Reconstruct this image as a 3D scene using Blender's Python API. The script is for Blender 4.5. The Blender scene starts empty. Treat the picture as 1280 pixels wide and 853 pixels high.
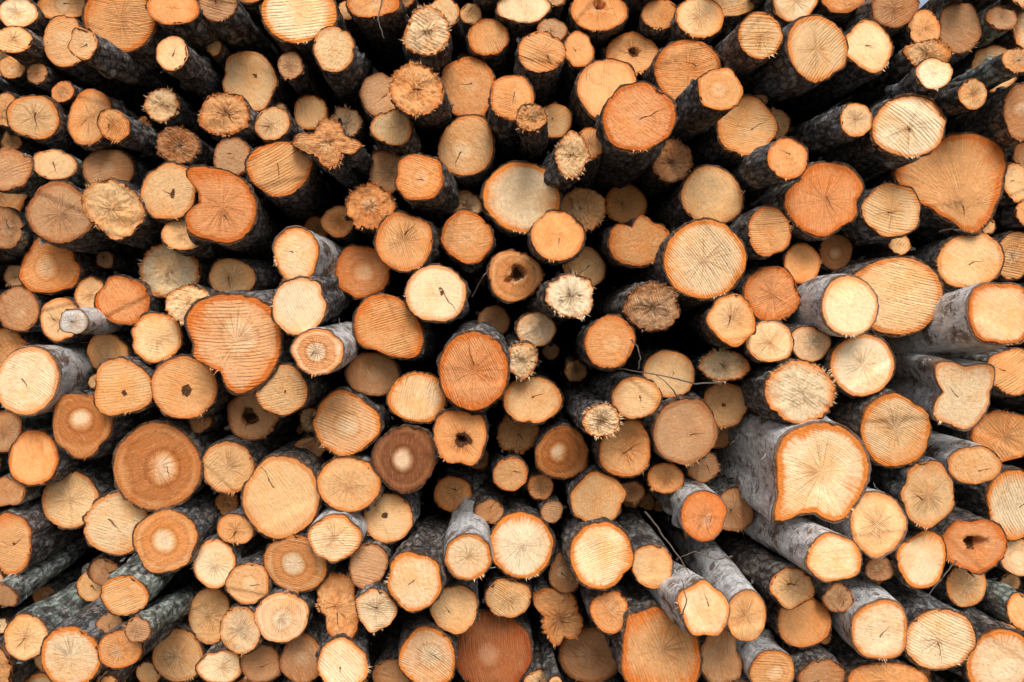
import bpy, math, random
import numpy as np
from mathutils import Vector, noise
random.seed(7); rng=np.random.default_rng(7)
S=bpy.context.scene
S.view_settings.view_transform='Standard'; S.view_settings.look='None'; S.view_settings.exposure=0
COL=S.collection
F=1200.0; CX,CY=612.0,410.0; H=1.95; D0=4.0

# ---------------------------------------------------------------- survey of log ends
# x y rx ry flags protrusion(cm)
# colour: t tan, c cream, o orange, r reddish, d brown, D dark ; h hollow k knot b birch l lichen s saw e red edge x crack j rough w heart ring
T="""
22 16 24 20 c 10
16 50 24 18 ts 20
78 8 34 18 t -5
82 52 26 34 t 5
104 55 17 20 t 36
150 22 48 42 oes 10
16 84 18 15 t 20
46 92 14 13 d 5
215 67 20 22 t 36
216 10 30 24 o 8
272 8 26 18 d 10
312 100 35 36 tk 12
373 16 50 36 cse 15
417 62 26 28 t 28
363 82 16 17 d -10
465 2 34 20 o 8
533 40 29 30 csj 22
610 47 26 23 oe 12
655 10 34 20 c 10
677 65 30 27 os 18
723 62 20 22 o 0
690 38 20 14 d -15
748 14 36 26 oh 16
790 68 34 28 oh 8
583 110 36 40 o -5
520 112 34 32 oj 22
478 118 27 30 d -15
640 122 28 30 o 14
664 147 20 17 tj 22
755 108 40 42 os 8 P722,100,740,78,765,73,790,82,797,100,785,125,765,145,745,152,730,135
798 147 46 42 rx 26
860 90 42 40 o 0
875 22 31 27 t 28
826 18 24 18 o 5
914 6 30 14 t 8
950 45 28 28 t 28
900 112 28 28 t 24
1020 62 43 44 ts 30 P982,50,990,30,1015,20,1045,28,1062,50,1060,80,1045,90,1020,105,1000,95,985,75
1086 57 32 34 t 5
1118 10 30 24 d 0
1155 35 22 24 o 22
1168 92 22 20 c 38
1200 35 28 32 d -5
1216 118 20 19 t 32
1160 68 30 18 tj 5
933 158 38 38 ts 24
1070 150 20 22 t 37
1136 158 40 40 chs 34
1187 228 70 60 oef 18 P1117,214,1130,200,1160,190,1180,172,1212,167,1246,180,1256,200,1251,225,1243,258,1232,280,1222,293,1208,293,1190,276,1165,260,1145,250,1126,232
1278 140 22 36 d 20
1272 228 20 25 ts 5
1272 75 20 16 tl 30
1252 22 22 16 dl 20
42 147 31 27 tx 12
6 138 14 22 t 20
78 115 16 14 o 0
112 147 32 36 o 0
142 157 20 20 o 34
68 206 26 19 tl 26
135 212 32 26 d -5
222 182 26 23 dj 5
280 143 32 27 oj 20
340 155 24 21 t 5
290 197 25 25 d -5
350 210 40 34 os 12
410 178 38 28 okj 18 P362,176,378,165,392,168,404,149,425,153,430,170,453,182,442,193,425,190,422,208,405,209,395,195,380,190
490 160 26 22 t 20
583 183 38 36 tx 0
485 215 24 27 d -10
524 222 31 30 oe 22
737 180 20 20 o 5
715 194 21 28 tj 14
840 202 26 26 dj 0
890 245 40 38 ts 5
985 198 27 26 o 24
1030 250 50 48 re 5 P982,240,1000,225,1010,208,1040,203,1065,212,1080,235,1070,250,1068,275,1050,285,1030,298,1010,292,990,275,980,255
75 267 40 38 d -5
140 262 40 38 tj 15 P103,245,120,228,140,224,160,235,175,245,182,265,172,285,155,298,135,298,125,285,112,275
210 240 36 38 tk 5
278 258 44 48 re 30 P234,224,238,212,270,212,300,222,318,250,318,272,305,295,285,305,262,300,236,292,233,270,250,256,251,240
230 293 28 20 t -5
12 212 26 28 dl 15
463 258 30 28 oj 5
423 277 22 19 o -5
505 302 37 38 os 5
584 297 32 33 oe 14
653 247 49 45 ce 20
697 295 34 32 o 12
727 262 30 27 tj -5
782 255 26 26 o -8
800 300 36 34 o 5 P762,310,768,280,790,285,800,268,815,280,835,290,832,315,815,330,790,332,770,325
880 325 49 50 cse 52
962 290 30 32 os 5
1045 315 22 22 d -20
1115 263 38 34 ts 20
1213 326 40 36 t -2
1268 320 22 30 ts 12
1003 330 24 26 o 0
62 333 38 37 oe 5
22 387 26 28 d -8
5 285 22 26 dl 8
212 340 38 36 cj 10
153 376 34 30 re 8
113 368 20 21 t -5
290 347 26 26 t 5
236 380 27 24 cj 10
75 400 26 28 t -5
92 402 20 16 gb 32
195 422 33 32 t -2
295 428 64 61 ocesr 30 P226,402,232,385,250,374,285,369,320,372,342,386,354,408,354,435,348,456,338,473,318,487,300,494,284,488,276,466,256,457,236,448,240,430
370 318 30 35 cbe 34
374 383 33 37 c 34
452 340 34 33 re 5
487 408 44 40 ose 12 P445,392,460,372,485,368,508,380,525,405,530,430,520,448,495,447,470,438,448,430,443,410
545 368 38 37 ckx 8
592 464 45 49 rse 18
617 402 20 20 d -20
643 345 34 32 tHw 12
730 335 27 27 t -8
714 370 31 28 cj 30
762 428 31 34 oe 46
816 384 34 30 dj 20
670 412 25 22 cs 8
653 450 19 22 cj 8
915 400 30 32 te 26
965 368 34 36 re 5
962 427 30 27 cs 12
905 457 29 20 cj 16
1062 383 34 38 ckb 38
1120 370 54 50 ts 5
1250 392 42 42 ocbse 44
1013 430 26 22 c 5
1078 457 42 39 c 16
836 468 32 30 t -8
1262 465 30 30 os -5
33 477 37 44 cb 28 P0,460,15,440,38,433,58,440,72,462,70,490,55,512,35,520,10,512,-2,495
135 442 28 25 t -4
153 485 36 36 tk 8
230 485 41 40 ok 12
102 530 38 41 ow 14
42 573 34 34 o 8
352 488 33 32 tk 12
397 440 33 29 cwb 38
315 520 32 32 dH -4
467 468 33 28 d -5
432 530 41 40 cse 12
522 497 37 32 cser 10
665 500 37 30 t -5
648 540 26 26 oj 12
576 547 37 37 oH 5 P541,540,548,520,570,513,592,520,600,516,608,535,604,560,592,583,576,578,560,580,546,562
507 573 38 43 Dw 12
795 498 32 26 tk 28
752 526 25 21 cj 34
857 540 43 42 d -5
907 506 28 30 tk 2
1000 490 46 38 cj 18
1120 537 48 48 cse 34 P1075,510,1095,495,1115,490,1140,505,1165,520,1168,550,1158,575,1130,585,1100,582,1080,560
1203 495 36 42 cb 34 P1168,453,1205,459,1238,456,1235,490,1230,520,1212,540,1190,532,1170,524,1181,490
1255 545 38 34 o 5
782 562 34 36 o 5
703 567 34 35 ow 14
638 593 22 22 ox 24
196 584 55 54 ow 16
285 585 32 34 t 5
352 622 48 52 txk 12
436 605 40 35 tk 6
87 625 40 36 t 5
145 655 36 41 c 5
207 677 40 40 tw 24
485 648 31 31 tk 5
418 673 32 30 cb 16
747 624 34 34 t 8
790 615 16 14 d -15
832 598 23 20 o -5
880 645 31 30 rbe 30
1027 590 66 60 cerb 52 P963,652,970,620,968,592,965,568,974,544,998,531,1035,528,1064,540,1084,563,1092,590,1088,612,1075,634,1060,655,1040,655,1020,642,1000,643,980,653
1218 582 34 24 tb 36
1160 618 36 42 ts 5
1268 630 32 48 cse 18
14 680 25 40 ok 24
294 662 24 20 o 2
369 705 42 38 tw 8
268 705 27 30 c 12
310 730 26 28 t 5
460 707 24 28 d 5
518 727 35 38 ce 32
585 697 29 32 ceb 34
652 682 41 42 cre 34
752 695 40 42 crse 18
815 708 26 28 t 20
1097 655 37 40 tsb 24
1042 698 33 32 ckb 56
1153 700 34 36 cre 8
1218 682 36 34 rH 12
1100 712 20 15 d -5
130 716 20 20 d 0
155 745 30 26 tsl 28
32 797 28 28 tl 34
88 822 38 40 cre 28
138 780 17 15 d -5
150 812 26 24 o 5
172 788 17 16 dl 28
222 820 32 34 t 12
262 770 28 34 t 0
300 788 28 30 cs 5
352 772 34 32 cs 24
420 758 26 42 oj 12 P398,720,420,718,440,722,442,745,448,775,440,800,420,800,408,770,398,745
470 762 26 25 cs 5
326 830 26 25 d 0
378 825 28 32 d -5
275 834 28 22 c 12
428 832 34 30 cs 24
568 762 30 30 t -2
535 822 36 38 cre 28
615 815 50 50 Rse 12
635 748 28 26 ts 5
700 772 33 38 oj 12 P665,740,690,735,712,740,722,765,730,785,722,800,705,797,695,808,685,795,680,770,668,755
707 716 22 25 d -10
762 765 24 26 o -2
737 820 38 36 d 0
826 812 46 50 ores 34 P782,785,785,768,805,765,820,758,845,775,868,785,874,810,872,850,860,862,800,865,780,850,778,815
880 762 33 34 cb 40
933 770 26 32 tb 36
990 735 27 25 t 32
1005 778 34 30 o 0
900 822 26 36 d 0
1100 788 36 39 cb 34
1175 800 45 40 cx 28
1208 732 28 28 t 5
1250 830 40 46 cre 26
1275 765 16 22 tl 16
1048 748 18 18 d -10
966 838 30 24 tb 30
1028 845 32 20 d 10
1110 850 48 22 o 5
5 745 18 16 dl 16
8 615 24 18 dl 10
5 540 22 26 dl 5
55 745 16 13 dl -5
185 842 18 14 t 10
490 845 26 20 d 0
675 852 20 14 t 5
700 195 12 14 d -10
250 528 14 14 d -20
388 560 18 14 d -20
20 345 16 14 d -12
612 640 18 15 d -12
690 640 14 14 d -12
"""
L=[]
for ln in T.strip().splitlines():
    p=ln.split()
    poly=None
    if len(p)>6:
        v=list(map(float,p[6][1:].split(','))); poly=[(v[i],v[i+1]) for i in range(0,len(v),2)]
    q=float(p[5])/100
    if q>.38: q*=1.3
    L.append([float(p[0]),float(p[1]),float(p[2]),float(p[3]),p[4],q+random.gauss(0,0.05),poly])
N=len(L); K=1.04
px=np.array([l[0]-CX for l in L]); py=np.array([CY-l[1] for l in L]); pr=np.array([(l[2]+l[3])/2 for l in L])*K
z0=np.array([D0-l[5] for l in L]); z=z0.copy()
def cost(i,zi):
    X=px*z/F;Y=py*z/F;R=pr*z/F
    xi,yi,ri=px[i]*zi/F,py[i]*zi/F,pr[i]*zi/F
    o=ri+R-np.hypot(X-xi,Y-yi); o[i]=0; o=np.clip(o,0,None)
    return (o**2).sum()*250+(zi-z0[i])**2*0.9
for k in range(24000):
    i=rng.integers(N); zi=np.clip(z[i]+rng.normal(0,.08),z0[i]-.22,z0[i]+.28)
    if cost(i,zi)<cost(i,z[i]): z[i]=zi

PAL={'t':((.86,.52,.25),(.70,.215,.038)),'c':((.97,.70,.42),(.78,.24,.04)),'o':((.86,.42,.165),(.64,.165,.025)),
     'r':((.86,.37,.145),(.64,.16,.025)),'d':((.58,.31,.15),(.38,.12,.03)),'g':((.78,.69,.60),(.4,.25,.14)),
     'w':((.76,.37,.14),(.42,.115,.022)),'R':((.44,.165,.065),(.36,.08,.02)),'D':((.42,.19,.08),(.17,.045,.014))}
M=64
TH=np.arange(M)*2*math.pi/M
def outline(rx,ry,poly,c,sc,flags):
    if poly:
        pts=np.array([((a-c[0])*sc,(c[1]-b)*sc) for a,b in poly])
        an=np.arctan2(pts[:,1],pts[:,0])%(2*math.pi); rr=np.hypot(pts[:,0],pts[:,1])
        o=np.argsort(an); an=an[o]; rr=rr[o]
        r=np.interp(TH,np.r_[an-2*math.pi,an,an+2*math.pi],np.r_[rr,rr,rr])
        r=(np.roll(r,1)+4*r+np.roll(r,-1))/6
        r*=1.03
    else:
        a,b=rx*sc,ry*sc
        r=a*b/np.sqrt((b*np.cos(TH))**2+(a*np.sin(TH))**2)
        amp={2:.026,3:.027,4:.018,5:.014,7:.008,9:.007}
        big=rx*sc>.135
        k=random.uniform(.5,1.8) if not big else .6
        for n,am in amp.items(): r=r*(1+am*k*random.gauss(0,1)*np.cos(n*TH+random.uniform(0,6.28)))
        if random.random()<.4 and not big:
            t0=random.uniform(0,6.28); dd=(TH-t0+math.pi)%(2*math.pi)-math.pi
            r=r*(1-random.uniform(.05,.15)*np.exp(-(dd/random.uniform(.12,.4))**2))
    j=.026 if 'j' in flags else .007
    return r*(1+rng.normal(0,j,M))
YB=np.array([0.0,.004,.012,.03,.06,.09,.12,.16,.2,.25,.3,.35,.4,.46,.52,.6,.68,.78,.9,1.05,1.3,1.7,2.4])
RF=[.07,.16,.27,.38,.48,.58,.68,.77,.85,.91,.955,.985,1.0]
def gen(out,R,flags,length,detail=True):
    seed=np.array([random.uniform(-50,50) for _ in range(3)])
    bt=.955 if 'j' not in flags else .975
    step=1 if detail else 2
    th=TH[::step]; o=out[::step]; m=len(th)
    ax,az=random.gauss(0,.12),random.gauss(0.0,.11)
    ys=YB if detail else np.array([0,.01,.05,.2,.5,1.0,1.8])
    ys=np.r_[ys[ys<length-.05],length]
    bx,bz=random.gauss(0,.03),random.gauss(0,.03)
    kn=[(random.uniform(0,6.28),random.uniform(.1,.9)) for _ in range(random.choice([0,1,2,3]))]
    V=[]
    for a,t in enumerate(th):
        r=o[a]*bt*.98; x,zz=r*math.cos(t),r*math.sin(t); V.append((x,.007+ax*x+az*zz,zz))
    birch='b' in flags
    for k,y in enumerate(ys):
        for a,t in enumerate(th):
            c,s=math.cos(t),math.sin(t)
            r=o[a]*(1-.03*y) if k>0 else o[a]*.985
            n=noise.noise(Vector((c*R*28+seed[0],y*5+seed[1],s*R*28+seed[2])))
            n2=noise.noise(Vector((c*R*75+seed[0],y*20,s*R*75+seed[2])))
            n3=noise.noise(Vector((c*R*6+seed[0],y*2,s*R*6)))
            fl=noise.noise(Vector((c*R*16,y*9+seed[0],s*R*16+seed[1])))
            r+=(.0025 if birch else .008)*n+(.0015 if birch else .006)*n2+.012*n3*min(1,y*8)
            if fl>.18: r-=(.002 if birch else .006)
            for kt,ky in kn:
                dd=((t-kt+math.pi)%(2*math.pi)-math.pi)*R
                q=(dd*dd+(y-ky)**2)/.0009
                if q<6: r+=.028*math.exp(-q)
            x,zz=r*c+bx*y*y,r*s+bz*y*y
            fall=max(0,1-y/.1)
            jit=(n2*.012+n*.008 if k<2 else 0)
            V.append((x,y+(ax*x+az*zz)*fall+jit,zz))
    Fc=[]
    nr=len(ys)+1
    for k in range(nr-1):
        for a in range(m):
            b=(a+1)%m
            Fc.append((k*m+a,k*m+b,(k+1)*m+b,(k+1)*m+a))
    Fc.append(tuple(range((nr-1)*m,nr*m)))
    Vn=list(V); raw=[0.0]*m+sum([[float(k)]*m for k in range(len(ys))],[])
    if detail:
        for _ in range(random.randint(5,12)):
            t=random.uniform(0,6.28); y0=random.uniform(.02,.8); ln=random.uniform(.02,.08); wd=random.uniform(.004,.014); c,s=math.cos(t),math.sin(t)
            rr=o[int(t/6.2832*m)%m]*(1-.03*y0)+.001; lift=random.uniform(.006,.02)
            tv=np.array((-s,0,c)); rv=np.array((c,0,s)); off=np.array((bx*y0*y0,0,bz*y0*y0)); b0=rv*rr+off+np.array((0,y0,0)); i0=len(Vn)
            if birch:
                q=[b0,b0+np.array((0,wd,0)),b0+tv*ln*.5+rv*lift*.5+np.array((0,wd,0)),b0+tv*ln*.5+rv*lift*.5,b0+tv*ln*.8+rv*lift*1.3,b0+tv*ln*.8+rv*lift*1.3+np.array((0,wd*.6,0))]
                Vn+= [tuple(p) for p in q]; Fc+= [(i0,i0+1,i0+2,i0+3),(i0+3,i0+2,i0+5,i0+4)]
            else:
                q=[b0-tv*wd,b0+tv*wd,b0+tv*wd*.8+rv*lift-np.array((0,ln*.7,0)),b0-tv*wd*.5+rv*lift-np.array((0,ln,0))]
                if y0-ln>-.01: Vn+= [tuple(p) for p in q]; Fc.append((i0,i0+1,i0+2,i0+3))
    raw+= [9.0]*(len(Vn)-len(raw))
    en=np.array([[1.0 if q<1.5 else 0.0,0,0] for q in raw])
    bark=(np.array(Vn),Fc,seed,en)
    rf=RF if detail else [.2,.5,.8,1.0]
    hol=0
    if 'H' in flags: hol=random.uniform(.24,.34)
    elif 'h' in flags: hol=random.uniform(.12,.18)
    elif 'k' in flags: hol=random.uniform(.03,.05)
    pith=(random.uniform(-.25,.25)*R,random.uniform(-.25,.25)*R)
    if 'f' in flags: pith=(.25*R,-.45*R)
    V=[(0,0,0)]; rad=[0]
    for f in rf:
        for a,t in enumerate(th):
            r=o[a]*bt*f; V.append((r*math.cos(t),0,r*math.sin(t))); rad.append(f)
    V=np.array(V); rad=np.array(rad)
    V[:,1]=ax*V[:,0]+az*V[:,2]+np.where(rad>.99,.0045,0)
    dp=np.hypot(V[:,0]-pith[0]*(1-rad),V[:,2]-pith[1]*(1-rad))
    rr=dp/np.maximum(R*.95,1e-4); rr=np.where(rad>.6,rad*(rad-.6)/.4+rr*(1-(rad-.6)/.4),rr)
    if hol>.1:
        nn=np.array([noise.noise(Vector((q[0]*14+seed[0],q[2]*26,seed[1]))) for q in V])
        V[:,1]+=(.09 if 'H' in flags else .05)*np.clip(1-(rr+nn*.45)/hol,0,1)**.6
    rg=rng.normal(0,1,len(V))*(.0035 if 'j' in flags else .0008); rg[rad>.99]*=2
    V[:,1]+=rg
    if 'j' in flags:
        for k in range(len(V)):
            V[k,1]+=.014*noise.noise(Vector((V[k,0]*22+seed[0],V[k,2]*22,seed[1])))
    elif random.random()<.45:
        sa=random.uniform(0,6.28); q=V[:,0]*math.cos(sa)+V[:,2]*math.sin(sa)
        V[:,1]+=np.clip((q-R*random.uniform(.2,.6))/.008,0,1)*random.choice([-1,1])*random.uniform(.004,.012)*(rad<.99)
    if 'f' in flags:
        an=np.arctan2(V[:,2]-pith[1],V[:,0]-pith[0]); V[:,1]+=.002*np.sin(an*17+np.sin(an*7)*2)*np.clip(rad*1.5,0,1)
    Fk=[(0,1+a,1+(a+1)%m) for a in range(m)]
    for k in range(len(rf)-1):
        for a in range(m):
            b=(a+1)%m
            Fk.append((1+k*m+a,1+(k+1)*m+a,1+(k+1)*m+b,1+k*m+b))
    src=[]
    if detail:
        for _ in range(random.choice([0,1,1]) + (7 if 'j' in flags else 0)):
            a0=random.gauss(m*.75,m*.18) if 'j' not in flags else random.uniform(0,m)
            for q in range(random.randint(3,8)):
                t=(a0+random.uniform(-2.5,2.5))/m*2*math.pi; ai=int(a0)%m
                rr0=o[int(t/2/math.pi*m)%m]*bt; lnn=random.uniform(.006,.022); wd=random.uniform(.0012,.003)
                c,s=math.cos(t),math.sin(t); base=np.array((rr0*.97*c,0,rr0*.97*s)); base[1]=ax*base[0]+az*base[2]-.001
                tv=np.array((-s,0,c)); tip=base+np.array((c,0,s))*lnn*random.uniform(.5,1)+np.array((0,-lnn*.5,0))+tv*random.gauss(0,.006)
                vi=len(V)+len(src)
                src+= [base-tv*wd,base+tv*wd,tip]; Fk.append((vi,vi+2,vi+1))
    if src:
        k=len(src); V=np.concatenate([V,np.array(src)]); rad=np.r_[rad,np.full(k,.8)]; rr=np.r_[rr,np.full(k,.7)]; dp=np.r_[dp,np.full(k,R*.7)]
    n=len(V)
    al=random.gauss(math.radians(65),.75)
    if random.random()<.25: al=random.uniform(0,3.14)
    ca=random.uniform(0,6.28)
    cv=random.uniform(-1.2,1.2)
    saw=V[:,0]*math.cos(al)+V[:,2]*math.sin(al)+((V[:,0]*-math.sin(al)+V[:,2]*math.cos(al))**2)*cv
    if 'f' in flags: saw=np.arctan2(V[:,2]-pith[1],V[:,0]-pith[0])*.085
    sawq=saw*random.uniform(.75,1.5)
    perp=-V[:,0]*math.sin(al)+V[:,2]*math.cos(al)
    u=(V[:,0]-pith[0])*-math.sin(ca)+(V[:,2]-pith[1])*math.cos(ca)
    v=(V[:,0]-pith[0])*math.cos(ca)+(V[:,2]-pith[1])*math.sin(ca)
    key=flags[0] if 'w' not in flags or flags[0] in 'ctdRD' else 'w'
    tone,rim=PAL[key]
    if flags[:2]=='oc': tone=tuple((a+b)/2 for a,b in zip(PAL['o'][0],PAL['c'][0]))
    k=random.uniform(.85,1.08); hue=random.gauss(0,.04)
    tone=(tone[0]*k,tone[1]*k*(1+hue),tone[2]*k*(1+2*hue))
    stain=random.uniform(.35,.85)
    if 'e' in flags or key=='r': stain=random.uniform(.95,1.05)
    if 'e' in flags and 'r' in flags: stain=1.25
    sawst=1.0 if 's' in flags else random.choice([.08,.2,.4,.7])
    if 'f' in flags: sawst=.6
    heart=1.0 if 'w' in flags else (random.uniform(.1,.5) if random.random()<.3 else 0)
    crack=random.uniform(.7,1.15) if 'x' in flags else (random.uniform(.25,.95) if random.random()<.4 else 0)
    rough=1.0 if 'j' in flags else random.uniform(.05,.5)
    A=dict(lp=V.copy(),sd=np.tile(seed,(n,1)),tone=np.tile(tone,(n,1)),rim=np.tile(rim,(n,1)),
           rc=np.stack([rr,dp,sawq],1),ck=np.stack([u,v,perp],1),pm=np.tile((stain,sawst,heart),(n,1)),
           pn=np.tile((hol,crack,rough),(n,1)),ed=np.stack([rad,rad*0+R,rad*0+random.random()],1))
    return bark,(V,Fk,A)

def setattr3(me,name,arr):
    a=me.attributes.new(name,'FLOAT_VECTOR','POINT'); a.data.foreach_set('vector',np.asarray(arr,dtype=np.float32).ravel())
def mk(name,V,Fc,mat,attrs,parent=None,smooth=True):
    me=bpy.data.meshes.new(name); me.from_pydata([tuple(q) for q in V],[],Fc)
    for k,a in attrs.items(): setattr3(me,k,a)
    for mt in (mat if isinstance(mat,list) else [mat]): me.materials.append(mt)
    me.polygons.foreach_set('use_smooth',[smooth]*len(me.polygons)); me.update()
    ob=bpy.data.objects.new(name,me); COL.objects.link(ob)
    if parent: ob.parent=parent
    return ob

# ---------------------------------------------------------------- node helpers
class NB:
    def __init__(s,name):
        s.m=bpy.data.materials.new(name); s.m.use_nodes=True; s.t=s.m.node_tree; s.t.nodes.clear()
        s.out=s.t.nodes.new('ShaderNodeOutputMaterial'); s.b=s.t.nodes.new('ShaderNodeBsdfPrincipled')
        s.t.links.new(s.b.outputs[0],s.out.inputs[0]); s.b.inputs['Specular IOR Level'].default_value=.15
    def put(s,sock,v):
        if isinstance(v,bpy.types.NodeSocket): s.t.links.new(v,sock)
        else:
            if isinstance(v,tuple) and len(v)==3 and sock.type=='RGBA': v=(*v,1)
            sock.default_value=v
    def M(s,op,a,b=0.0,c=None):
        n=s.t.nodes.new('ShaderNodeMath'); n.operation=op; s.put(n.inputs[0],a)
        if op not in('SINE','ABSOLUTE','SQRT'): s.put(n.inputs[1],b)
        if c is not None: s.put(n.inputs[2],c)
        return n.outputs[0]
    def V(s,op,a,b=(0,0,0),sc=None):
        n=s.t.nodes.new('ShaderNodeVectorMath'); n.operation=op; s.put(n.inputs[0],a)
        if op=='SCALE': s.put(n.inputs['Scale'],sc)
        elif op!='NORMALIZE': s.put(n.inputs[1],b)
        return n.outputs[0]
    def at(s,name):
        n=s.t.nodes.new('ShaderNodeAttribute'); n.attribute_name=name; return n.outputs['Vector']
    def sep(s,v):
        n=s.t.nodes.new('ShaderNodeSeparateXYZ'); s.put(n.inputs[0],v); return n.outputs
    def comb(s,x,y,z):
        n=s.t.nodes.new('ShaderNodeCombineXYZ'); s.put(n.inputs[0],x);s.put(n.inputs[1],y);s.put(n.inputs[2],z); return n.outputs[0]
    def noise(s,v,sc,det=2,rough=.5):
        n=s.t.nodes.new('ShaderNodeTexNoise'); s.put(n.inputs['Vector'],v); n.inputs['Scale'].default_value=sc
        n.inputs['Detail'].default_value=det; n.inputs['Roughness'].default_value=rough; return n.outputs['Fac']
    def ss(s,v,a,b):
        n=s.t.nodes.new('ShaderNodeMapRange'); n.interpolation_type='SMOOTHSTEP'
        s.put(n.inputs['Value'],v); s.put(n.inputs['From Min'],a); s.put(n.inputs['From Max'],b); return n.outputs[0]
    def mix(s,f,a,b,mode='MIX'):
        n=s.t.nodes.new('ShaderNodeMix'); n.data_type='RGBA'; n.blend_type=mode; n.clamp_factor=True
        s.put(n.inputs[0],f); s.put(n.inputs[6],a); s.put(n.inputs[7],b); return n.outputs[2]
    def bump(s,h,st,dist):
        n=s.t.nodes.new('ShaderNodeBump'); s.put(n.inputs['Height'],h); n.inputs['Strength'].default_value=st
        n.inputs['Distance'].default_value=dist; s.t.links.new(n.outputs[0],s.b.inputs['Normal'])
# cut wood
b=NB('cut_wood')
lp=b.at('lp'); sd=b.at('sd'); P=b.V('ADD',lp,sd)
rad,dist,saw=b.sep(b.at('rc')); u,v,perp=b.sep(b.at('ck')); stain,sawst,heart=b.sep(b.at('pm')); hol,crk,rough=b.sep(b.at('pn'))
edge,RR,rnd=b.sep(b.at('ed')); sx=b.sep(sd)[0]
n1=b.M('SUBTRACT',b.noise(P,9,3),.5); n2=b.M('SUBTRACT',b.noise(P,75,5,.7),.5); n3=b.M('SUBTRACT',b.noise(P,16,3),.5)
dirn=b.V('ADD',b.V('SCALE',b.V('NORMALIZE',b.V('MULTIPLY',lp,(1,0,1))),sc=4.0),sd)
st=b.M('SUBTRACT',b.noise(dirn,3.0,5,.75),.5)
side=b.ss(b.noise(dirn,.16,1),.35,.6)
side=b.M('MAXIMUM',side,b.M('MULTIPLY',b.M('GREATER_THAN',stain,.88),.8))
dw=b.M('ADD',dist,b.M('MULTIPLY',n3,.014))
ringA=b.M('SINE',b.M('MULTIPLY',dw,2*math.pi/.008)); ringB=b.M('SINE',b.M('MULTIPLY',dw,2*math.pi/.021))
rg=b.M('MULTIPLY',b.M('ADD',ringA,ringB),b.ss(n3,-.15,.2))
sw=b.M('ADD',saw,b.M('MULTIPLY',n1,.009))
sn=b.M('SUBTRACT',b.noise(b.comb(b.M('MULTIPLY',sw,105),b.M('MULTIPLY',perp,4),sx),1,3,.65),.5)
sn1=b.M('SINE',b.M('MULTIPLY',b.M('ADD',sw,b.M('MULTIPLY',sn,.006)),2*math.pi/.010))
ridge=b.M('SUBTRACT',b.ss(sn1,-.9,.4),.6)
swn=b.M('ADD',b.M('MULTIPLY',ridge,.75),b.M('MULTIPLY',sn,3.4))
swn=b.M('MULTIPLY',b.M('MULTIPLY',swn,sawst),b.ss(b.noise(P,12,3),.32,.62))
fib=b.M('SUBTRACT',b.noise(b.comb(b.M('MULTIPLY',saw,300),b.M('MULTIPLY',perp,22),sx),1,4,.7),.5)
val=b.M('ADD',1.0,b.M('MULTIPLY',rg,.045))
val=b.M('ADD',val,b.M('MULTIPLY',swn,.105))
val=b.M('ADD',val,b.M('MULTIPLY',fib,.38))
val=b.M('ADD',val,b.M('MULTIPLY',n2,b.M('ADD',.35,b.M('MULTIPLY',rough,.6))))
val=b.M('ADD',val,b.M('MULTIPLY',n1,.32))
val=b.M('ADD',val,b.M('MULTIPLY',st,.35))
val=b.M('MAXIMUM',val,.2)
rimc=b.V('SCALE',b.at('rim'),sc=val)
col=b.V('SCALE',b.at('tone'),sc=val)
gl=b.ss(b.M('ADD',b.noise(P,6.5,4,.6),b.M('MULTIPLY',sn,.4)),.44,.70)
col=b.mix(b.M('MULTIPLY',gl,.6),col,b.V('MULTIPLY',col,(1.0,.70,.40)))
gl2=b.ss(b.noise(b.V('ADD',P,(9,3,7)),8,4,.65),.50,.70)
col=b.mix(b.M('MULTIPLY',gl2,.5),col,b.V('MULTIPLY',col,(1.15,1.20,1.26)))
# pale heart / dark rings
rn=b.M('ADD',rad,b.M('ADD',b.M('MULTIPLY',n1,.36),b.M('MULTIPLY',st,.16)))
band=b.M('MULTIPLY',b.ss(rn,.30,.44),b.M('SUBTRACT',1.0,b.ss(rn,.70,.98)))
col=b.mix(b.M('MULTIPLY',b.M('SUBTRACT',1.0,b.ss(rn,.14,.38)),b.M('MULTIPLY',heart,.85)),col,b.V('SCALE',b.comb(.95,.68,.44),sc=val))
col=b.mix(b.M('MULTIPLY',b.M('MULTIPLY',band,heart),.7),col,rimc)
dr=b.M('ABSOLUTE',b.M('SUBTRACT',rn,.45)); dr2=b.M('ABSOLUTE',b.M('SUBTRACT',rn,.76))
dk=b.M('MAXIMUM',b.M('SUBTRACT',1.0,b.ss(dr,.0,.08)),b.M('MULTIPLY',b.M('SUBTRACT',1.0,b.ss(dr2,.0,.08)),.8))
col=b.mix(b.M('MULTIPLY',dk,b.M('MULTIPLY',heart,.4)),col,b.V('MULTIPLY',rimc,(.65,.6,.6)))
# rim stain: broad bleed, plus a thin line just inside the bark
rs=b.M('ADD',rad,b.M('ADD',b.M('MULTIPLY',n1,.6),b.M('MULTIPLY',st,.85)))
sf=b.M('MULTIPLY',b.ss(rs,.68,1.12),b.M('MULTIPLY',stain,b.M('ADD',.3,b.M('MULTIPLY',side,.7))))
col=b.mix(sf,col,rimc)
tl=b.ss(b.M('ADD',edge,b.M('ADD',b.M('MULTIPLY',n3,.16),b.M('MULTIPLY',st,.08))),.83,.93)
col=b.mix(b.M('MULTIPLY',tl,b.M('ADD',.35,b.M('MULTIPLY',stain,.65))),col,rimc)
bl=b.ss(b.noise(P,5,4,.6),.5,.75)
col=b.mix(b.M('MULTIPLY',bl,.25),col,b.V('MULTIPLY',col,(.66,.54,.46)))
tf=b.M('MULTIPLY',b.ss(fib,.06,.2),b.M('ADD',.15,b.M('MULTIPLY',rough,.5)))
col=b.mix(tf,col,(.94,.72,.46))
hl=b.M('ABSOLUTE',b.M('SUBTRACT',b.noise(dirn,1.7,3,.6),.5))
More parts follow.
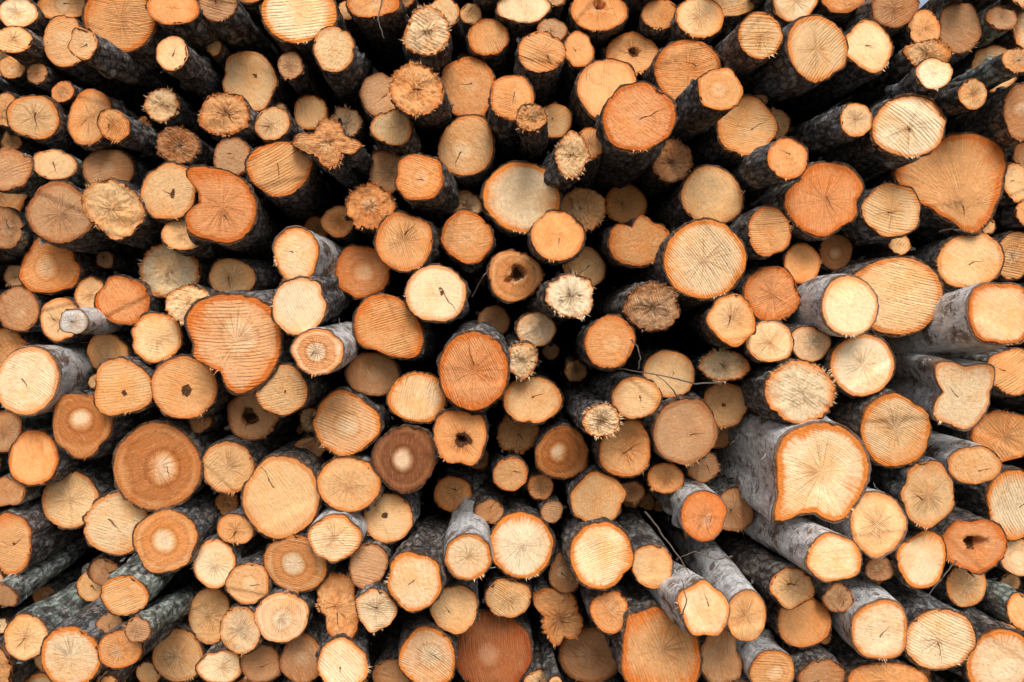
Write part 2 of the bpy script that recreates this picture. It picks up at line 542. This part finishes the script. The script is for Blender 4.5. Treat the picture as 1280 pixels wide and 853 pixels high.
hl=b.M('SUBTRACT',1.0,b.ss(hl,0.0,b.M('DIVIDE',.0022,b.M('MAXIMUM',dist,.004))))
hl=b.M('MULTIPLY',hl,b.M('MULTIPLY',b.M('SUBTRACT',1.0,b.ss(rad,.4,.9)),b.M('GREATER_THAN',rnd,.6)))
col=b.mix(b.M('MULTIPLY',hl,.6),col,b.V('MULTIPLY',col,(.3,.2,.15)))
n5=b.M('SUBTRACT',b.noise(P,45,3,.7),.5)
cl=b.M('MULTIPLY',RR,crk)
cw=b.M('MULTIPLY',b.M('SUBTRACT',1.0,b.ss(v,0.0,b.M('ADD',cl,.0001))),b.M('ADD',.0026,b.M('MULTIPLY',n5,.003)))
cu=b.M('ABSOLUTE',b.M('ADD',u,b.M('ADD',b.M('MULTIPLY',n3,.035),b.M('MULTIPLY',n5,.010))))
cm=b.M('MULTIPLY',b.M('MULTIPLY',b.M('LESS_THAN',cu,cw),b.M('GREATER_THAN',v,0.0)),b.M('GREATER_THAN',crk,.05))
col=b.mix(b.M('MULTIPLY',cm,.85),col,(.06,.025,.012))
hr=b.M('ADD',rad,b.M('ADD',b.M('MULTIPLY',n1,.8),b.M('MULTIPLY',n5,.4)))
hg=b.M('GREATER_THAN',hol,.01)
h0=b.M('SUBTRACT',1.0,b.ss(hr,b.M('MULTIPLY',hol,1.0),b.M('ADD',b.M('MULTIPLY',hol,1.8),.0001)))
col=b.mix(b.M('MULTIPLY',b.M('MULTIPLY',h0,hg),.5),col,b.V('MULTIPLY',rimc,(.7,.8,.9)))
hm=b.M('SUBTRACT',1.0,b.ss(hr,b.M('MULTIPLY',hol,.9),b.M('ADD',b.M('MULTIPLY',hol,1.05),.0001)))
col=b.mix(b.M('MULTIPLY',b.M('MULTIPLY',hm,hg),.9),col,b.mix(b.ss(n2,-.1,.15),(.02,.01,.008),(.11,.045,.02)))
em=b.ss(b.M('ADD',edge,b.M('MULTIPLY',n2,.08)),.955,1.0)
col=b.mix(b.M('MULTIPLY',em,.7),col,(.22,.065,.02))
b.put(b.b.inputs['Base Color'],col); b.b.inputs['Roughness'].default_value=.75
h=b.M('ADD',b.M('ADD',b.M('MULTIPLY',swn,.75),b.M('MULTIPLY',n2,b.M('ADD',.8,b.M('MULTIPLY',rough,2.2)))),b.M('MULTIPLY',fib,1.0))
h=b.M('SUBTRACT',h,b.M('MULTIPLY',cm,3.0))
b.bump(h,.9,.0045)
CUT=b.m
def barkmat(name,kind):
    b=NB(name); lp=b.at('lp'); P=b.V('ADD',lp,b.at('sd')); sd=b.sep(b.at('sd'))[0]; endm=b.sep(b.at('en'))[0]
    A=b.V('MULTIPLY',P,(1,.28,1)); big=b.noise(P,5,3); g=b.noise(A,55,5,.65); f=b.noise(P,160,4,.7); fk=b.noise(P,30,5,.7)
    vn=b.t.nodes.new('ShaderNodeTexVoronoi'); vn.feature='DISTANCE_TO_EDGE'; vn.inputs['Scale'].default_value=34
    b.put(vn.inputs['Vector'],b.V('ADD',A,b.V('SCALE',b.comb(g,fk,f),sc=.05)))
    cr=b.ss(vn.outputs['Distance'],0.0,.16)
    tn=b.M('FRACT',b.M('MULTIPLY',sd,3.7))
    if kind=='brown':
        c=b.mix(b.ss(g,.3,.7),(.05,.045,.045),(.30,.25,.215))
        tint=b.mix(tn,(.44,.47,.50),(.42,.30,.21))
        c=b.mix(b.ss(big,.40,.62),c,b.mix(g,(.12,.12,.13),tint))
        c=b.mix(b.M('MULTIPLY',b.ss(fk,.54,.60),.7),c,b.mix(tn,(.52,.50,.48),(.50,.34,.23)))
        c=b.mix(b.M('SUBTRACT',.75,b.M('MULTIPLY',cr,.75)),c,(.012,.014,.020))
        lich=b.ss(b.noise(P,22,4),.59,.67); c=b.mix(b.M('MULTIPLY',lich,.6),c,(.50,.54,.50))
        hh=b.M('ADD',b.M('MULTIPLY',cr,.6),b.M('ADD',g,b.M('MULTIPLY',fk,1.2))); bs=1.0
    elif kind=='lichen':
        c=b.mix(b.ss(g,.3,.7),(.08,.08,.08),(.34,.325,.30))
        c=b.mix(b.ss(b.noise(P,14,5,.7),.43,.55),c,(.50,.58,.51))
        c=b.mix(b.M('SUBTRACT',.6,b.M('MULTIPLY',cr,.6)),c,(.018,.016,.018))
        hh=b.M('ADD',b.M('MULTIPLY',cr,.6),b.M('ADD',g,fk)); bs=1.0
    else:
        ln=b.noise(b.V('MULTIPLY',P,(1,6,1)),20,3,.6); pt=b.noise(b.V('MULTIPLY',P,(1,.6,1)),12,5,.7)
        c=b.mix(b.ss(g,.3,.75),(.48,.465,.455),(.90,.885,.87))
        c=b.mix(b.ss(pt,.54,.61),c,b.mix(g,(.08,.06,.05),(.44,.31,.23)))
        c=b.mix(b.ss(ln,.59,.65),c,(.05,.04,.036))
        hh=b.M('ADD',b.M('MULTIPLY',b.ss(pt,.5,.6),-1.2),b.M('ADD',b.M('MULTIPLY',g,.6),b.M('MULTIPLY',fk,.7))); bs=.8
    c=b.mix(b.M('MULTIPLY',b.ss(endm,.1,.6),.9),c,b.mix(f,(.03,.018,.012),(.28,.14,.07)))
    b.put(b.b.inputs['Base Color'],c); b.b.inputs['Roughness'].default_value=.9
    b.bump(b.M('ADD',hh,b.M('MULTIPLY',f,.5)),bs,.009); return b.m
BARK={'brown':barkmat('brown_bark','brown'),'lichen':barkmat('lichen_bark','lichen'),'birch':barkmat('birch_bark','birch')}

CW={'t':'tan','c':'pale cream','o':'orange','r':'reddish orange','d':'weathered brown','g':'grey','w':'orange brown','R':'deep red brown','D':'dark brown'}
def label(fl,R,poly):
    s='small ' if R<.085 else ('thick ' if R>.14 else '')
    bk='birch bark' if 'b' in fl else('mossy bark' if 'l' in fl else 'brown bark')
    ex=''
    if 'h' in fl or 'H' in fl: ex='hollow core and '
    elif 'w' in fl: ex='pale heart and '
    elif 'e' in fl: ex='red stained rim and '
    elif 'j' in fl: ex='splintered end and '
    elif 'k' in fl: ex='dark pith and '
    elif poly: ex='lopsided outline and '
    return f"{s}{CW[fl[0]]} log with {ex}{bk}"
def barkkind(fl):
    return 'birch' if 'b' in fl else ('lichen' if 'l' in fl else 'brown')
BACK=6.3
tubes=[]
def add_log(X,Z,d,R,out,fl,poly,tilt=.022):
    ln=BACK-d+random.uniform(-.1,.1)
    bark,cut=gen(out,R,fl,ln)
    e=bpy.data.objects.new('log',None); e.empty_display_size=.1; COL.objects.link(e)
    e.location=(X,d,Z); e.rotation_euler=(random.gauss(0,tilt),0,random.gauss(0,tilt))
    e['label']=label(fl,R,poly); e['category']='log'; e['group']='logs stacked in the pile'
    n=len(bark[0])
    mk('bark',bark[0],bark[1],BARK[barkkind(fl)],dict(lp=bark[0],sd=np.tile(bark[2],(n,1)),en=bark[3]),e)
    mk('cut_face',cut[0],cut[1],CUT,cut[2],e)
for i,l in enumerate(L):
    d=z[i]; sc=d/F; X,Z=px[i]*sc,H+py[i]*sc; R=pr[i]/K*sc
    out=outline(l[2]*K,l[3]*K,l[6],(l[0],l[1]),sc,l[4])
    add_log(X,Z,d,R,out,l[4],l[6],.055 if D0-d>.2 else .03); tubes.append((X,Z,R))
# ---------------------------------------------------------------- gap and margin logs
TB=list(tubes)
def free(x,zz):
    a=np.array(TB); return (np.hypot(a[:,0]-x,a[:,1]-zz)-a[:,2]).min()
def topz(x): return H+2.05 if x<1.15 else (H+1.85 if x<1.8 else H+1.5)
fill=[]
for rmin,tries in((.12,900),(.09,1600),(.065,3500),(.045,6000),(.031,5000)):
    for _ in range(tries):
        x=random.uniform(-2.75,2.75); zz=random.uniform(.03,H+2.05)
        inside=-2.02<x<2.2 and H-1.44<zz<H+1.33
        fr=free(x,zz)
        r=min(fr*1.04,random.uniform(rmin,rmin*1.5))
        if r<rmin or zz+r>topz(x) or zz-r<0: continue
        if inside and r<.05 and random.random()<.6:
            continue
        d=(random.uniform(4.0,4.25) if r>.07 or random.random()<.3 else random.uniform(4.4,4.9)) if inside else random.uniform(3.85,4.25)
        TB.append((x,zz,r)); fill.append((x,zz,r*.98,d,inside))
ind=sorted([f for f in fill if f[4]],key=lambda f:-f[2])
nind=max(0,min(len(ind),299-N)); 
indset=ind[:nind]; rest=[f for f in fill if f not in indset]
print('FILL',N,len(fill),len(ind),nind)
for x,zz,r,d,_ in indset:
    fl=random.choice(['d','t','oj','tk','o','t','cj','ts','oe','d']); out=outline(r,r,None,(0,0),1,fl); add_log(x,zz,d,r,out,fl,None)
SV=[];SF=[];MI=[];AT={k:[] for k in('lp','sd','tone','rim','rc','ck','pm','pn','ed','en')}; off=0
for x,zz,r,d,_ in rest:
    fl=random.choice(['t','o','d','c','ts','oj','tk','cj']); out=outline(r,r,None,(0,0),1,fl); bark,cut=gen(out,r,fl,BACK-d,False)
    for which,(V,Fc,A) in(('b',bark[:3]),('c',cut)):
        n=len(V); SV.append(V+np.array((x,d,zz))); SF+= [tuple(q+off for q in f) for f in Fc]
        MI+=[0 if which=='b' else 1]*len(Fc); off+=n
        if which=='b': A=dict(lp=V,sd=np.tile(A,(n,1)),en=bark[3])
        for k in AT: AT[k].append(A.get(k,np.zeros((n,3))))
ob=mk('log_stack',np.concatenate(SV),SF,[BARK['brown'],CUT],{k:np.concatenate(q) for k,q in AT.items()})
ob.data.polygons.foreach_set('material_index',MI)
ob['kind']='stuff'; ob['label']='remaining brown logs packed deep in the wood pile'; ob['category']='logs'

# ---------------------------------------------------------------- twigs
b=NB('twig_bark'); tc=b.t.nodes.new('ShaderNodeTexCoord').outputs['Object']
b.put(b.b.inputs['Base Color'],b.mix(b.noise(tc,90,3),(.06,.04,.03),(.22,.17,.13))); b.b.inputs['Roughness'].default_value=.9; TW=b.m
def twig(pts,r,lab):
    P=[Vector(((x-CX)*d/F,d,H+(CY-y)*d/F)) for x,y,d in pts]
    fine=[]
    for i in range(len(P)-1):
        for k in range(5):
            q=P[i].lerp(P[i+1],k/5); q+=Vector([random.gauss(0,.0014) for _ in range(3)]); fine.append(q)
    fine.append(P[-1]); V=[];Fc=[];m=6
    for i,q in enumerate(fine):
        t=(fine[min(i+1,len(fine)-1)]-fine[max(i-1,0)]).normalized(); a=t.orthogonal().normalized(); c=t.cross(a)
        rr=r*(1-.7*i/len(fine))
        for k in range(m):
            an=k*2*math.pi/m; V.append(q-P[0]+a*rr*math.cos(an)+c*rr*math.sin(an))
        if i:
            for k in range(m): Fc.append(((i-1)*m+k,(i-1)*m+(k+1)%m,i*m+(k+1)%m,i*m+k))
    o=mk('twig',V,Fc,TW,{}); o.location=P[0]; o['label']=lab; o['category']='twig'; o['group']='twigs caught in the pile'
twig([(905,478,3.75),(870,480,3.7),(830,470,3.65),(780,462,3.7),(735,458,3.6)],.0038,'thin bare twig lying across the log ends')
twig([(850,500,3.8),(835,480,3.7),(815,466,3.7)],.003,'short side twig beside a cut log')
twig([(808,640,3.6),(825,665,3.4),(848,695,3.25),(862,718,3.2)],.004,'bare twig leaning on a birch log')
twig([(915,695,3.3),(895,700,3.25),(868,690,3.25),(845,700,3.25)],.003,'thin twig poking over birch bark')
twig([(850,780,3.2),(858,750,3.2),(852,725,3.2)],.003,'bent twig hooked beside a birch log')
twig([(1195,700,3.65),(1180,720,3.65),(1160,745,3.6)],.0035,'short curved twig between log ends')
twig([(1175,290,3.8),(1190,286,3.7),(1215,292,3.7)],.004,'small twig under a wide cut log')
twig([(590,370,3.8),(605,345,3.7),(618,325,3.75)],.003,'fine twig beside a hollow log')
twig([(790,425,3.4),(800,440,3.3),(798,462,3.3)],.003,'fine twig hanging beside an orange log')
twig([(478,0,3.7),(472,25,3.6),(480,48,3.6)],.004,'short twig hanging over dark bark')

# ---------------------------------------------------------------- setting
b=NB('earth'); tc=b.t.nodes.new('ShaderNodeTexCoord').outputs['Object']
b.put(b.b.inputs['Base Color'],b.mix(b.noise(tc,3,8,.6),(.05,.038,.028),(.13,.11,.075))); b.b.inputs['Roughness'].default_value=.95
b.bump(b.noise(tc,20,6),.8,.03); EARTH=b.m
b=NB('shade_dark_earth'); tc=b.t.nodes.new('ShaderNodeTexCoord').outputs['Object']  # earth colour darkened to paint shade behind the pile gaps
b.put(b.b.inputs['Base Color'],b.mix(b.noise(tc,4,8,.6),(.02,.018,.016),(.055,.045,.035))); b.b.inputs['Roughness'].default_value=.95
b.bump(b.noise(tc,20,6),.8,.03); SHADE_EARTH=b.m
V=[];Fc=[];nx=80
xs=np.sign(np.linspace(-1,1,nx))*np.abs(np.linspace(-1,1,nx))**3*300
for y in xs:
    for x in xs: V.append((x,y+3,noise.noise(Vector((x*.9,y*.9,0)))*.03-.02 if abs(x)<20 else -.02))
for j in range(nx-1):
    for i in range(nx-1): Fc.append((j*nx+i,j*nx+i+1,(j+1)*nx+i+1,(j+1)*nx+i))
g=mk('ground',V,Fc,EARTH,{}); g['kind']='structure'; g['label']='bare trampled earth under the wood pile'
V=[];Fc=[]; nx,ny=60,14  # backing wall added to stop light coming through between the logs
for j in range(ny):
    for i in range(nx):
        x=-5+10*i/(nx-1); t=j/(ny-1); w=1-max(0,(abs(x)-3)/2)**2
        zz=(H+1.95-.2*max(0,x))*t*max(w,.0); V.append((x,6.22+t*.25+.08*noise.noise(Vector((x,t*3,2))),zz-.03+.1*noise.noise(Vector((x*1.3,t*3,0)))*t))
for j in range(ny-1):
    for i in range(nx-1): Fc.append((j*nx+i,j*nx+i+1,(j+1)*nx+i+1,(j+1)*nx+i))
g=mk('backing',V,Fc,SHADE_EARTH,{}); g['kind']='structure'; g['label']='added light-blocking bank behind the wood pile'

# ---------------------------------------------------------------- light + camera
w=bpy.data.worlds.new("World"); S.world=w; w.use_nodes=True
nt=w.node_tree; sky=nt.nodes.new('ShaderNodeTexSky'); sky.sky_type='NISHITA'; sky.sun_disc=False
EL,AZ=math.radians(40),math.radians(175)
sky.sun_elevation=EL; sky.sun_rotation=AZ; sky.air_density=1.0; sky.dust_density=3.0
hs=nt.nodes.new('ShaderNodeHueSaturation'); hs.inputs['Saturation'].default_value=.7
nt.links.new(sky.outputs[0],hs.inputs['Color'])
nt.links.new(hs.outputs[0],nt.nodes['Background'].inputs[0]); nt.nodes['Background'].inputs[1].default_value=.15
sd=bpy.data.lights.new('sun','SUN'); sd.energy=2.6; sd.angle=math.radians(26); sd.color=(1,.97,.93)
so=bpy.data.objects.new('sun',sd); COL.objects.link(so)
dv=Vector((math.sin(AZ)*math.cos(EL),-abs(math.cos(AZ)*math.cos(EL)),math.sin(EL)))
so.rotation_euler=dv.to_track_quat('Z','Y').to_euler()
cam=bpy.data.cameras.new('camera'); co=bpy.data.objects.new('camera',cam); COL.objects.link(co)
cam.sensor_width=36; cam.lens=36*F/1280; cam.shift_x=(640-CX)/1280; cam.shift_y=-(426.5-CY)/1280
cam.clip_end=1000; co.location=(0,0,H); co.rotation_euler=(math.radians(90),0,0); S.camera=co
